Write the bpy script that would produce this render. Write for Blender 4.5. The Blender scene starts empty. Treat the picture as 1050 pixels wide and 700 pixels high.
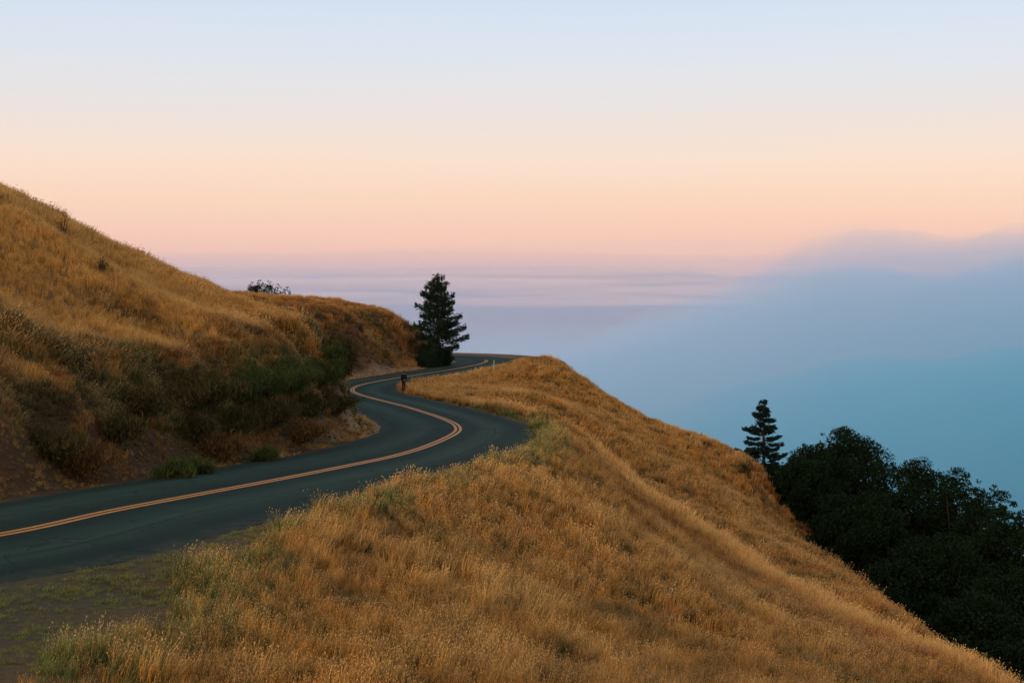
import bpy, bmesh, math, random
import numpy as np
from mathutils import Vector, Matrix

random.seed(7)
RNG = np.random.default_rng(11)
C = bpy.context.scene.collection
R = math.radians

# ------------------------------------------------------------------ camera maths
F = 1458.0                       # focal length in pixels of the 1050 px wide photograph
PITCH = math.atan(70.0 / F)      # looking slightly down, horizon at row 280
cp, sp = math.cos(PITCH), math.sin(PITCH)

def ray(px, py):
    u = (px - 525.0) / F; v = (350.0 - py) / F
    y = cp + v * sp; z = v * cp - sp
    return u / y, z / y          # X and Z per metre of Y

def at(px, py, Y):
    a, b = ray(px, py)
    return (a * Y, Y, b * Y)

# ------------------------------------------------------------------ noise
def _hash(i, j, seed):
    n = (i.astype(np.int64) * 374761393 + j.astype(np.int64) * 668265263 + seed * 144665) & 0xffffffff
    n = ((n ^ (n >> 13)) * 1274126177) & 0xffffffff
    return ((n ^ (n >> 16)) & 0xffff) / 65535.0

def vnoise(x, y, seed=0):
    xi = np.floor(x); yi = np.floor(y)
    fx = x - xi; fy = y - yi
    fx = fx * fx * fx * (fx * (fx * 6 - 15) + 10); fy = fy * fy * fy * (fy * (fy * 6 - 15) + 10)
    a = _hash(xi, yi, seed); b = _hash(xi + 1, yi, seed)
    c = _hash(xi, yi + 1, seed); d = _hash(xi + 1, yi + 1, seed)
    return (a + (b - a) * fx) * (1 - fy) + (c + (d - c) * fx) * fy

def fbm(x, y, scale, octs=4, seed=0):
    x = np.asarray(x, float) / scale; y = np.asarray(y, float) / scale
    s = 0; amp = 1; tot = 0
    for k in range(octs):
        s = s + amp * (vnoise(x, y, seed + 17 * k) - 0.5); tot += amp
        x = x * 2.03 + 5.2; y = y * 1.97 + 1.3; amp *= 0.5
    return s / tot * 2            # about -1..1

def sstep(a, b, x):
    t = np.clip((x - a) / (b - a), 0, 1)
    return t * t * (3 - 2 * t)

# ------------------------------------------------------------------ the road centreline
ZY = np.array([[-60, -1.8], [-20, -3.2], [0, -4.1], [20, -4.95], [28, -5.3], [74, -8.0], [100, -9.25],
               [125, -10.2], [150, -10.8], [175, -11.2], [200, -11.3], [400, -11.3]])
def road_z(Y): return np.interp(Y, ZY[:, 0], ZY[:, 1])
def road_pt(px, py):
    a, b = ray(px, py)
    lo, hi = 5.0, 260.0
    for _ in range(50):
        m = (lo + hi) / 2
        if b * m < road_z(m): hi = m
        else: lo = m
    return (a * lo, lo)
cpx = [(0, 550), (107, 527.5), (214, 507), (290, 492.5), (357, 479), (400, 470), (430, 461.5), (455, 451.5), (467, 445), (470, 440.5),
       (465, 435), (450, 428.5), (432, 422.5), (412, 416.5), (390, 411), (370, 405.5), (361, 401), (366, 396.5), (384, 392),
       (402, 388.8), (420, 386), (438, 383)]
cl = [(-62, -60), (-45, -30), (-27, 0), (-18.6, 15)] + [road_pt(*p) for p in cpx]
cl += [(-7.2, 160), (-5.2, 168), (-3.6, 176), (-3.3, 182), (-5.2, 188), (-9.5, 192), (-18, 194), (-32, 190), (-48, 180)]
cl = np.array(cl)
def catmull(P, step):
    out = []
    Q = np.vstack([2 * P[0] - P[1], P, 2 * P[-1] - P[-2]])
    for i in range(1, len(Q) - 2):
        p0, p1, p2, p3 = Q[i - 1:i + 3]
        d = [max(np.linalg.norm(b - a), 1e-6) ** 0.5 for a, b in ((p0, p1), (p1, p2), (p2, p3))]
        m1 = (p2 - p1) + d[1] * ((p1 - p0) / d[0] ** 1 - (p2 - p0) / (d[0] + d[1])) * 1.0
        t0 = 0; t1 = d[0]; t2 = t1 + d[1]; t3 = t2 + d[2]
        n = max(2, int(np.linalg.norm(p2 - p1) / step))
        for k in range(n):
            t = t1 + (t2 - t1) * k / n
            A1 = (t1 - t) / (t1 - t0) * p0 + (t - t0) / (t1 - t0) * p1
            A2 = (t2 - t) / (t2 - t1) * p1 + (t - t1) / (t2 - t1) * p2
            A3 = (t3 - t) / (t3 - t2) * p2 + (t - t2) / (t3 - t2) * p3
            B1 = (t2 - t) / (t2 - t0) * A1 + (t - t0) / (t2 - t0) * A2
            B2 = (t3 - t) / (t3 - t1) * A2 + (t - t1) / (t3 - t1) * A3
            out.append((t2 - t) / (t2 - t1) * B1 + (t - t1) / (t2 - t1) * B2)
    out.append(P[-1])
    return np.array(out)
CL = catmull(cl, 0.5)
for _ in range(6):
    CL[1:-1] = 0.25 * CL[:-2] + 0.5 * CL[1:-1] + 0.25 * CL[2:]
seg = np.linalg.norm(np.diff(CL, axis=0), axis=1); S = np.concatenate([[0], np.cumsum(seg)])
ns = int(S[-1] / 0.5); Su = np.linspace(0, S[-1], ns)
CL = np.stack([np.interp(Su, S, CL[:, 0]), np.interp(Su, S, CL[:, 1])], 1); S = Su
CZ = road_z(CL[:, 1])
ker = np.ones(25) / 25
CZ = np.convolve(np.pad(CZ, 12, mode='edge'), ker, 'valid')
T = np.gradient(CL, axis=0); T /= np.linalg.norm(T, axis=1)[:, None]
N = np.stack([T[:, 1], -T[:, 0]], 1)          # to the right of travel

def road_query(X, Y):
    """signed distance (right positive), road height and arc length of the nearest centreline point"""
    X = np.asarray(X, float).ravel(); Y = np.asarray(Y, float).ravel()
    D = np.empty(len(X)); Zr = np.empty(len(X)); Sa = np.empty(len(X))
    for s in range(0, len(X), 20000):
        x = X[s:s + 20000]; y = Y[s:s + 20000]
        d2 = (x[:, None] - CL[None, :, 0]) ** 2 + (y[:, None] - CL[None, :, 1]) ** 2
        k = d2.argmin(1)
        dx = x - CL[k, 0]; dy = y - CL[k, 1]
        side = np.sign(dx * N[k, 0] + dy * N[k, 1]); side[side == 0] = 1
        D[s:s + 20000] = np.sqrt(d2[np.arange(len(x)), k]) * side
        Zr[s:s + 20000] = CZ[k]; Sa[s:s + 20000] = S[k]
    return D, Zr, Sa

HW = 3.9     # half width of the asphalt
# ------------------------------------------------------------------ terrain control points
ctl = []
def P(px, py, Y): ctl.append(at(px, py, Y))
def W(x, y, z): ctl.append((x, y, z))
# near left hill: the skyline
for a in [(-60, 184, 58), (0, 204, 62), (60, 228, 66), (130, 260, 71), (190, 292, 77), (215, 306, 80), (240, 324, 82), (270, 336, 84), (225, 328, 94), (195, 304, 92), (250, 345, 96),
          (210, 292, 73), (240, 308, 74), (270, 324, 76), (300, 338, 77), (322, 358, 77), (255, 318, 70), (285, 334, 72)]: P(*a)
# its face
for a in [(0, 300, 48), (-60, 300, 43), (100, 300, 54), (200, 322, 61), (255, 338, 65), (0, 370, 42), (100, 350, 48), (300, 346, 70), (150, 350, 53),
          (-60, 380, 37)]: P(*a)
# top of the cut and the nose of the spur
for a in [(-60, 452, 33.5), (0, 432, 37), (70, 412, 41), (130, 396, 45), (200, 385, 49.5), (260, 377, 55), (300, 368, 61), (328, 356, 68),
          (325, 344, 74), (300, 336, 84), (342, 392, 77), (362, 424, 79)]: P(*a)
# gully behind the spur
W(-19, 104, -8.2); W(-15.5, 94, -7.6); W(-24, 112, -6.5); W(-30, 100, -1.5); W(-26, 124, -8.6)
# hill behind
for a in [(300, 306, 165), (350, 312, 170), (400, 322, 175), (425, 336, 176), (447, 354, 176),
          (335, 341, 136), (365, 341, 143), (400, 343, 152), (430, 350, 163), (300, 325, 140), (360, 325, 155), (250, 299, 150), (340, 318, 158)]: P(*a)
P(170, 306, 142); P(215, 309, 145); P(250, 309, 150); P(280, 309, 158); P(250, 320, 135); W(-30, 200, -8); W(-22, 184, -7.5); W(-45, 160, -0.5); W(-60, 220, -8)
# right of the road: near slope
for a in [(525, 700, 22.5), (350, 700, 20), (200, 700, 18.5), (60, 700, 17), (700, 700, 29), (850, 700, 38), (1000, 697, 48),
          (600, 600, 36), (700, 580, 49), (525, 500, 49), (450, 560, 33), (620, 510, 60), (800, 640, 48), (560, 450, 74), (350, 600, 26.5)]: P(*a)
# crest of the rib
for a in [(545, 429, 88), (600, 456, 80), (640, 483, 75), (680, 512, 70), (720, 539, 66.5), (760, 567, 63), (805, 595, 60), (850, 622, 57), (900, 647, 54), (950, 671, 51.5)]:
    a = (a[0], a[1] + 15, a[2]); P(*a); P(a[0], a[1] + 12, a[2] + 9); P(a[0], a[1] + 12, a[2] - 7)
# slope beyond the rib
for a in [(600, 402, 140), (650, 440, 130), (700, 482, 112), (660, 470, 112), (690, 506, 96), (750, 522, 100), (800, 562, 88), (640, 452, 108), (750, 542, 84), (870, 617, 73),
          (785, 490, 130), (870, 592, 92), (930, 640, 72), (600, 425, 122), (1000, 706, 57), (1045, 735, 56)]: P(*a)
# inner knoll and far skyline
for a in [(562, 368, 152), (530, 379, 142), (520, 400, 119), (560, 411, 108), (470, 402, 117), (600, 393, 150), (650, 426, 145), (700, 449, 141), (750, 471, 138)]: P(*a)
W(9, 172, -16); W(20, 168, -24); W(15, 190, -27); W(28, 150, -28); W(31, 130, -29.5); W(31, 100, -32); W(31, 72, -31); W(30, 45, -31); W(45, 100, -42); W(45, 140, -42); W(40, 185, -42)
W(2, 200, -12.5); W(-8, 206, -14); W(8, 188, -13.2); W(-25, 210, -14); W(0, 225, -28); W(25, 30, -19); W(22, 10, -14)
# round and behind the camera, and far away
W(0, 0, -1.75); W(3, 9, -4.9); W(0, 9, -4.5); W(-4, 9, -4.3); W(0, 4, -3.1); W(-10, 0, -3.7); W(10, 0, -6); W(-12, 10, -4.4); W(0, 15, -5.9); W(-6, 14, -5.0); W(5, 16, -6.6)
W(0, -30, 2); W(-90, 60, 17); W(-90, 150, 10); W(-90, 250, -20); W(0, 260, -50); W(70, 200, -60); W(90, 80, -60); W(80, -10, -45); W(-50, 60, 12)
W(-50, 100, 8); W(-50, 20, 4)
W(40, -30, -15); W(-90, -30, 8); W(0, -80, 5); W(-60, 60, 14)
ctl = np.array(ctl)
# road edges are controls too
k = np.arange(0, len(CL), 9)
edge = []
for off in (-5.0, 0.0, 5.2):
    e = CL[k] + N[k] * off
    D, zr, _ = road_query(e[:, 0], e[:, 1])
    ok = np.abs(D) > abs(off) - 0.4
    zz = CZ[k] + (0.0 if off <= 0 else -0.05)
    edge.append(np.column_stack([e, zz])[ok])
edge = np.vstack(edge)
D, _, _ = road_query(ctl[:, 0], ctl[:, 1])
ctl = ctl[np.abs(D) > 5.0]
A = np.vstack([ctl, edge])
def tps_k(r2): return np.where(r2 > 0, 0.5 * r2 * np.log(r2 + 1e-12), 0.0)
n = len(A)
d2 = ((A[:, None, :2] - A[None, :, :2]) ** 2).sum(2)
M = np.zeros((n + 3, n + 3)); M[:n, :n] = tps_k(d2) + np.eye(n) * 0.6
M[:n, n] = 1; M[:n, n + 1:] = A[:, :2]; M[n, :n] = 1; M[n + 1:, :n] = A[:, :2].T
sol = np.linalg.solve(M, np.concatenate([A[:, 2], [0, 0, 0]]))
def tps(X, Y):
    out = np.empty(len(X))
    for s in range(0, len(X), 20000):
        x = X[s:s + 20000]; y = Y[s:s + 20000]
        r2 = (x[:, None] - A[None, :, 0]) ** 2 + (y[:, None] - A[None, :, 1]) ** 2
        out[s:s + 20000] = tps_k(r2) @ sol[:n] + sol[n] + sol[n + 1] * x + sol[n + 2] * y
    return out

def grow(a, b, step, far, g=1.18):
    mid = list(np.arange(a, b + step / 2, step)); lo = []; hi = []
    x = a; s = step
    while x > -far: s *= g; x -= s; lo.append(x)
    x = b; s = step
    while x < far: s *= g; x += s; hi.append(x)
    return np.array(lo[::-1] + mid + hi)
GX = grow(-46, 40, 0.4, 40000); GY = grow(4, 212, 0.4, 40000)
gx, gy = np.meshgrid(GX, GY)
fx, fy = gx.ravel(), gy.ravel()
rr = np.hypot((fx + 10) / 1.0, (fy - 90) / 1.15)
near = rr < 900
z = np.full(len(fx), -1200.0)
z[near] = tps(np.clip(fx[near], -200, 200), np.clip(fy[near], -200, 400))
DR = np.full(len(fx), 999.0); ZR = np.zeros(len(fx)); SA = np.zeros(len(fx))
nn = rr < 300
DR[nn], ZR[nn], SA[nn] = road_query(fx[nn], fy[nn])
z = z + (-1200 - z) * sstep(115, 900, rr)
offr = sstep(4.6, 8.0, np.abs(DR)) * (1 - sstep(165, 172, fy) * (DR > 0))
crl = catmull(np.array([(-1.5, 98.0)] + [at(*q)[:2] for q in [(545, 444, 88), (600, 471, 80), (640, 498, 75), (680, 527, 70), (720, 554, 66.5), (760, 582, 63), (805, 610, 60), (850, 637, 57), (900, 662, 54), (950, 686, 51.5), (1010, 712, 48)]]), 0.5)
k_c = rr < 120
cdg = np.full(len(fx), 99.0)
fxc, fyc = fx[k_c], fy[k_c]; tmp = np.empty(len(fxc))
for s0 in range(0, len(fxc), 20000):
    tmp[s0:s0 + 20000] = np.sqrt(((fxc[s0:s0 + 20000, None] - crl[None, :, 0]) ** 2 + (fyc[s0:s0 + 20000, None] - crl[None, :, 1]) ** 2).min(1))
cdg[k_c] = tmp
z = z + 0.45 * np.exp(-(cdg / 1.9) ** 2) * sstep(96, 84, fy)
pull = sstep(163, 170, fy) * (DR > 0) * (fx > -14)          # paved pull-out on the outside of the far bend
# the cut bank: steepness decides where soil shows
Z2 = z.reshape(gx.shape)
gz_y, gz_x = np.gradient(Z2, GY, GX)
slope = np.hypot(gz_x, gz_y).ravel()
cutm = sstep(0.55, 0.85, slope) * (DR < 0) * sstep(18, 12, np.abs(DR))
lump = fbm(fx, fy, 9, 4, 3) * 0.35 + fbm(fx, fy, 2.2, 3, 9) * 0.13
rill = (np.abs(fbm(SA, fy * 0 + 3.3, 2.4, 3, 21)) - 0.25) * 1.0 + fbm(fx, fy, 1.3, 3, 31) * 0.5
z = z + offr * lump * np.clip(1 - rr / 300, 0, 1) + cutm * rill * sstep(4.6, 6.5, np.abs(DR)) * 0.9
w = sstep(3.9, 5.3, np.abs(DR) - 6.0 * pull); z = ZR * (1 - w) + z * w - 0.03 * (1 - w)
ZG = z.reshape(gx.shape)
gz_y, gz_x = np.gradient(ZG, GY, GX)

def samp(G, x, y):
    i = np.clip(np.searchsorted(GX, x) - 1, 0, len(GX) - 2); j = np.clip(np.searchsorted(GY, y) - 1, 0, len(GY) - 2)
    tx = (x - GX[i]) / (GX[i + 1] - GX[i]); ty = (y - GY[j]) / (GY[j + 1] - GY[j])
    return (G[j, i] * (1 - tx) + G[j, i + 1] * tx) * (1 - ty) + (G[j + 1, i] * (1 - tx) + G[j + 1, i + 1] * tx) * ty
def ground(x, y): return float(samp(ZG, np.array([float(x)]), np.array([float(y)]))[0])

# ------------------------------------------------------------------ helpers
class MB:
    def __init__(s): s.v = []; s.f = []
    def quad(s, a, b, c, d):
        n = len(s.v); s.v += [a, b, c, d]; s.f.append((n, n + 1, n + 2, n + 3))
    def tri(s, a, b, c):
        n = len(s.v); s.v += [a, b, c]; s.f.append((n, n + 1, n + 2))
    def tube(s, pts, rad, seg=6, cap=True):
        pts = [Vector(p) for p in pts]; base = len(s.v)
        for i, p in enumerate(pts):
            t = (pts[min(i + 1, len(pts) - 1)] - pts[max(i - 1, 0)]).normalized()
            a = t.cross(Vector((0, 0, 1)) if abs(t.z) < 0.95 else Vector((1, 0, 0))).normalized(); b = t.cross(a)
            for j in range(seg):
                q = 2 * math.pi * j / seg
                s.v.append(tuple(p + (a * math.cos(q) + b * math.sin(q)) * rad[i]))
        for i in range(len(pts) - 1):
            for j in range(seg):
                k0 = base + i * seg + j; k1 = base + i * seg + (j + 1) % seg
                s.f.append((k0, k1, k1 + seg, k0 + seg))
        if cap:
            s.f.append(tuple(base + j for j in range(seg))[::-1])
            s.f.append(tuple(base + (len(pts) - 1) * seg + j for j in range(seg)))
    def build(s, name, m, parent=None, smooth=False):
        me = bpy.data.meshes.new(name); me.from_pydata([tuple(v) for v in s.v], [], s.f)
        me.materials.append(m)
        if smooth: me.polygons.foreach_set('use_smooth', [True] * len(me.polygons))
        o = bpy.data.objects.new(name, me); C.objects.link(o)
        if parent: o.parent = parent
        return o
def np_mesh(name, V, Fc, m, smooth=True):
    me = bpy.data.meshes.new(name); V = np.asarray(V, np.float32); Fc = np.asarray(Fc, np.int32)
    k = Fc.shape[1]
    me.vertices.add(len(V)); me.vertices.foreach_set('co', V.ravel())
    me.loops.add(Fc.size); me.loops.foreach_set('vertex_index', Fc.ravel())
    me.polygons.add(len(Fc)); me.polygons.foreach_set('loop_start', np.arange(0, Fc.size, k, dtype=np.int32))
    me.polygons.foreach_set('loop_total', np.full(len(Fc), k, np.int32))
    me.update(calc_edges=True); me.validate()
    if smooth: me.polygons.foreach_set('use_smooth', [True] * len(me.polygons))
    if m: me.materials.append(m)
    return me
def tag(o, label=None, cat=None, group=None, kind=None):
    if label: o['label'] = label
    if cat: o['category'] = cat
    if group: o['group'] = group
    if kind: o['kind'] = kind
    return o
def empty(name, loc, label, cat, group=None, rz=0):
    o = bpy.data.objects.new(name, None); C.objects.link(o); o.location = loc; o.rotation_euler = (0, 0, rz)
    o.empty_display_size = 0.5
    return tag(o, label, cat, group)
def copy_tree(o, loc, rz, sc, label, parent=None):
    c = o.copy(); C.objects.link(c); c.parent = parent
    if parent is None:
        c.location = loc; c.rotation_euler = (0, 0, rz); c.scale = sc; c['label'] = label
    for ch in list(o.children): copy_tree(ch, None, None, None, None, c)
    return c

# ------------------------------------------------------------------ materials
def mat(name):
    m = bpy.data.materials.new(name); m.use_nodes = True
    nt = m.node_tree; b = nt.nodes['Principled BSDF']
    b.inputs['Roughness'].default_value = 0.85; b.inputs['Specular IOR Level'].default_value = 0.2
    return m, nt, b
def node(nt, t, **kw):
    n = nt.nodes.new(t)
    for k_, v in kw.items(): setattr(n, k_, v)
    return n
def noise(nt, scale, detail=5, rough=0.6, vec=None, dist=0):
    n = node(nt, 'ShaderNodeTexNoise'); n.inputs['Scale'].default_value = scale; n.inputs['Detail'].default_value = detail
    n.inputs['Roughness'].default_value = rough; n.inputs['Distortion'].default_value = dist
    if vec is not None: nt.links.new(vec, n.inputs['Vector'])
    return n.outputs['Fac']
def ramp(nt, fac, stops):
    r = node(nt, 'ShaderNodeValToRGB'); e = r.color_ramp.elements
    while len(e) > 1: e.remove(e[-1])
    e[0].position = stops[0][0]; e[0].color = (*stops[0][1], 1)
    for p, c in stops[1:]:
        q = e.new(p); q.color = (*c, 1)
    nt.links.new(fac, r.inputs['Fac']); return r.outputs['Color']
def mix(nt, fac, a, b, mode='MIX'):
    n = node(nt, 'ShaderNodeMix', data_type='RGBA', blend_type=mode)
    for sock, val in ((n.inputs[0], fac), (n.inputs[6], a), (n.inputs[7], b)):
        if isinstance(val, (int, float)): sock.default_value = val
        elif isinstance(val, tuple): sock.default_value = (*val, 1)
        else: nt.links.new(val, sock)
    return n.outputs[2]
def objco(nt): return node(nt, 'ShaderNodeTexCoord').outputs['Object']
def attr(nt, name, typ='GEOMETRY'):
    return node(nt, 'ShaderNodeAttribute', attribute_name=name, attribute_type=typ)
def bump(nt, h, strength, dist, b):
    n = node(nt, 'ShaderNodeBump'); n.inputs['Strength'].default_value = strength; n.inputs['Distance'].default_value = dist
    nt.links.new(h, n.inputs['Height']); nt.links.new(n.outputs[0], b.inputs['Normal'])

# ground: thatch, bare soil of the cut, gravel of the shoulder, chosen by masks
mG, nt, b = mat('hillside_soil_and_thatch')
co = objco(nt)
n1 = noise(nt, 0.35, 6, 0.65, co); n2 = noise(nt, 7, 5, 0.7, co); n3 = noise(nt, 1.6, 6, 0.7, co)
thatch = mix(nt, 0.5, ramp(nt, n1, [(0.3, (0.10, 0.05, 0.018)), (0.7, (0.18, 0.095, 0.032))]),
             ramp(nt, n2, [(0.3, (0.06, 0.034, 0.012)), (0.7, (0.23, 0.125, 0.045))]))
soil = mix(nt, n2, ramp(nt, n3, [(0.3, (0.035, 0.022, 0.009)), (0.52, (0.08, 0.040, 0.014)), (0.72, (0.17, 0.085, 0.028))]), (0.055, 0.030, 0.012))
sm = attr(nt, 'cut'); gm = attr(nt, 'gravel'); dm = attr(nt, 'dust')
grav = mix(nt, 0.55, ramp(nt, n2, [(0.3, (0.030, 0.032, 0.010)), (0.75, (0.12, 0.085, 0.026))]),
           ramp(nt, noise(nt, 30, 3, 0.7, co), [(0.35, (0.025, 0.026, 0.011)), (0.8, (0.13, 0.10, 0.042))]))
c = mix(nt, sm.outputs['Fac'], thatch, soil); c = mix(nt, gm.outputs['Fac'], c, grav)
c = mix(nt, dm.outputs['Fac'], c, ramp(nt, n2, [(0.3, (0.19, 0.105, 0.045)), (0.7, (0.36, 0.21, 0.10))]))
nt.links.new(c, b.inputs['Base Color']); b.inputs['Roughness'].default_value = 0.95
bump(nt, n2, 0.7, 0.08, b)

# asphalt: across-road coordinate gives wheel tracks
mA, nt, b = mat('old_asphalt')
co = objco(nt); ac = attr(nt, 'across'); al = attr(nt, 'along')
cmb = node(nt, 'ShaderNodeCombineXYZ')
sc1 = node(nt, 'ShaderNodeMath', operation='MULTIPLY'); nt.links.new(al.outputs['Fac'], sc1.inputs[0]); sc1.inputs[1].default_value = 0.02
nt.links.new(ac.outputs['Fac'], cmb.inputs[0]); nt.links.new(sc1.outputs[0], cmb.inputs[1])
band = noise(nt, 0.95, 4, 0.6, cmb.outputs[0]); patch = noise(nt, 0.25, 5, 0.6, co); grain = noise(nt, 60, 2, 0.7, co)
tw = node(nt, 'ShaderNodeMath', operation='MULTIPLY_ADD'); nt.links.new(ac.outputs['Fac'], tw.inputs[0]); tw.inputs[1].default_value = 1 / 7.8; tw.inputs[2].default_value = 0.5
wn = node(nt, 'ShaderNodeMath', operation='MULTIPLY_ADD'); nt.links.new(noise(nt, 0.12, 3, 0.6, co), wn.inputs[0]); wn.inputs[1].default_value = 0.09; nt.links.new(tw.outputs[0], wn.inputs[2])
K = lambda v: (v, v, v)
trk = ramp(nt, wn.outputs[0], [(0.05, K(0.45)), (0.13, K(0.15)), (0.22, K(0.75)), (0.31, K(1.0)), (0.40, K(0.35)), (0.50, K(0.12)), (0.60, K(0.12)), (0.68, K(0.65)), (0.77, K(1.0)), (0.87, K(0.5)), (0.96, K(0.05)), (1.0, K(0.3))])
bm = node(nt, 'ShaderNodeMix', data_type='FLOAT'); bm.inputs[0].default_value = 0.55; nt.links.new(band, bm.inputs[2])
tr1 = node(nt, 'ShaderNodeMapRange'); tr1.inputs['To Min'].default_value = 0.3; tr1.inputs['To Max'].default_value = 0.7; nt.links.new(trk, tr1.inputs['Value']); nt.links.new(tr1.outputs[0], bm.inputs[3])
band = bm.outputs[0]
c = ramp(nt, band, [(0.38, (0.006, 0.015, 0.009)), (0.5, (0.015, 0.034, 0.021)), (0.62, (0.040, 0.074, 0.047))])
c = mix(nt, 0.3, c, ramp(nt, patch, [(0.3, (0.010, 0.024, 0.016)), (0.7, (0.034, 0.062, 0.043))]))
c = mix(nt, 0.3, c, ramp(nt, grain, [(0.35, (0.007, 0.014, 0.010)), (0.75, (0.042, 0.068, 0.048))]))
crk = node(nt, 'ShaderNodeTexVoronoi', feature='DISTANCE_TO_EDGE'); crk.inputs['Scale'].default_value = 0.45
wob = node(nt, 'ShaderNodeTexNoise'); wob.inputs['Scale'].default_value = 1.2; nt.links.new(co, wob.inputs['Vector'])
vm = node(nt, 'ShaderNodeVectorMath', operation='ADD'); nt.links.new(co, vm.inputs[0]); nt.links.new(wob.outputs['Color'], vm.inputs[1])
nt.links.new(vm.outputs[0], crk.inputs['Vector'])
c = mix(nt, ramp(nt, crk.outputs['Distance'], [(0.0, (0.85,) * 3), (0.018, (0, 0, 0))]), c, (0.012, 0.016, 0.016))
wv = noise(nt, 0.05, 3, 0.6, co); th = node(nt, 'ShaderNodeMath', operation='MULTIPLY_ADD'); nt.links.new(wv, th.inputs[0]); th.inputs[1].default_value = 1.4
nt.links.new(ac.outputs['Fac'], th.inputs[2]); ab = node(nt, 'ShaderNodeMath', operation='ABSOLUTE'); sb = node(nt, 'ShaderNodeMath', operation='SUBTRACT')
nt.links.new(th.outputs[0], sb.inputs[0]); sb.inputs[1].default_value = 2.6; nt.links.new(sb.outputs[0], ab.inputs[0])
c = mix(nt, ramp(nt, ab.outputs[0], [(0.0, (0.8,) * 3), (0.05, (0, 0, 0))]), c, (0.008, 0.013, 0.012))
edg = node(nt, 'ShaderNodeMath', operation='ABSOLUTE'); nt.links.new(ac.outputs['Fac'], edg.inputs[0])
eg = node(nt, 'ShaderNodeMapRange'); eg.inputs['From Min'].default_value = 3.2; eg.inputs['From Max'].default_value = 4.0; nt.links.new(edg.outputs[0], eg.inputs['Value'])
em = node(nt, 'ShaderNodeMath', operation='MULTIPLY'); nt.links.new(eg.outputs[0], em.inputs[0]); nt.links.new(ramp(nt, noise(nt, 2.5, 5, 0.7, co), [(0.4, (0, 0, 0)), (0.65, (1, 1, 1))]), em.inputs[1])
c = mix(nt, em.outputs[0], c, (0.075, 0.062, 0.04))
nt.links.new(c, b.inputs['Base Color']); b.inputs['Roughness'].default_value = 0.9; b.inputs['Specular IOR Level'].default_value = 0.08
bump(nt, grain, 0.35, 0.01, b)

def paint(name, col, worn):
    m, nt, b = mat(name); co = objco(nt)
    f = ramp(nt, noise(nt, 9, 6, 0.75, co), [(0.30, (0, 0, 0)), (0.30 + 0.45 * (1 - worn) + 0.05, (1, 1, 1))])
    nt.links.new(mix(nt, f, (0.045, 0.06, 0.055), col), b.inputs['Base Color']); b.inputs['Roughness'].default_value = 0.6
    return m
mYel = paint('worn_yellow_paint', (0.52, 0.20, 0.026), 0.85)
mEdge = paint('faded_white_paint', (0.034, 0.052, 0.040), 0.7)

def leafmat(name, c1, c2, trans=0.25, c3=None):
    m, nt, b = mat(name)
    oi = node(nt, 'ShaderNodeObjectInfo'); g = node(nt, 'ShaderNodeNewGeometry')
    co = objco(nt)
    col = mix(nt, g.outputs['Random Per Island'], c1, c2)
    if c3: col = mix(nt, ramp(nt, noise(nt, 0.5, 4, 0.6, co), [(0.4, (0, 0, 0)), (0.65, (1, 1, 1))]), col, c3)
    nt.links.new(col, b.inputs['Base Color'])
    b.inputs['Specular IOR Level'].default_value = 0.04
    tr = node(nt, 'ShaderNodeBsdfTranslucent'); nt.links.new(col, tr.inputs['Color'])
    mx = node(nt, 'ShaderNodeMixShader'); mx.inputs[0].default_value = trans
    nt.links.new(b.outputs[0], mx.inputs[1]); nt.links.new(tr.outputs[0], mx.inputs[2])
    nt.links.new(mx.outputs[0], nt.nodes['Material Output'].inputs['Surface'])
    return m
mPine = leafmat('pine_needles', (0.016, 0.035, 0.022), (0.03, 0.055, 0.03), 0.1)
mFir = leafmat('fir_needles', (0.010, 0.028, 0.026), (0.020, 0.042, 0.034), 0.1)
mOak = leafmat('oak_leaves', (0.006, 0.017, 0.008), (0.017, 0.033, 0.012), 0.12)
mBush = leafmat('bank_shrub_leaves', (0.05, 0.080, 0.022), (0.10, 0.14, 0.035), 0.25, (0.055, 0.055, 0.02))
mDark = leafmat('dark_scrub_leaves', (0.028, 0.040, 0.014), (0.115, 0.082, 0.030), 0.15)
mBrown = leafmat('dry_scrub_leaves', (0.10, 0.06, 0.022), (0.26, 0.14, 0.045), 0.2)
mBark, nt, b = mat('bark')
nt.links.new(ramp(nt, noise(nt, 6, 5, 0.7, objco(nt)), [(0.3, (0.03, 0.022, 0.016)), (0.7, (0.09, 0.065, 0.045))]), b.inputs['Base Color'])

# grass: tint comes with each clump
mGr, nt, b = mat('dry_grass_blades')
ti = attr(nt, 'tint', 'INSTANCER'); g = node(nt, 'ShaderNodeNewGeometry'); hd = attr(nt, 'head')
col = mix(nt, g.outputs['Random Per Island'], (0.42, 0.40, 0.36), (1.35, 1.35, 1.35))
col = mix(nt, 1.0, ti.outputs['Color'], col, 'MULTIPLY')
col = mix(nt, hd.outputs['Fac'], col, mix(nt, 0.55, col, (0.92, 0.61, 0.24)))
nt.links.new(col, b.inputs['Base Color'])
tr = node(nt, 'ShaderNodeBsdfTranslucent'); nt.links.new(col, tr.inputs['Color'])
mx = node(nt, 'ShaderNodeMixShader'); mx.inputs[0].default_value = 0.16
nt.links.new(b.outputs[0], mx.inputs[1]); nt.links.new(tr.outputs[0], mx.inputs[2])
nt.links.new(mx.outputs[0], nt.nodes['Material Output'].inputs['Surface'])

def flat(name, col, rough=0.8, var=0.25, sc=12):
    m, nt, b = mat(name)
    nt.links.new(ramp(nt, noise(nt, sc, 4, 0.6, objco(nt)), [(0.3, tuple(x * (1 - var) for x in col)), (0.7, tuple(x * (1 + var) for x in col))]), b.inputs['Base Color'])
    b.inputs['Roughness'].default_value = rough
    return m

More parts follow.
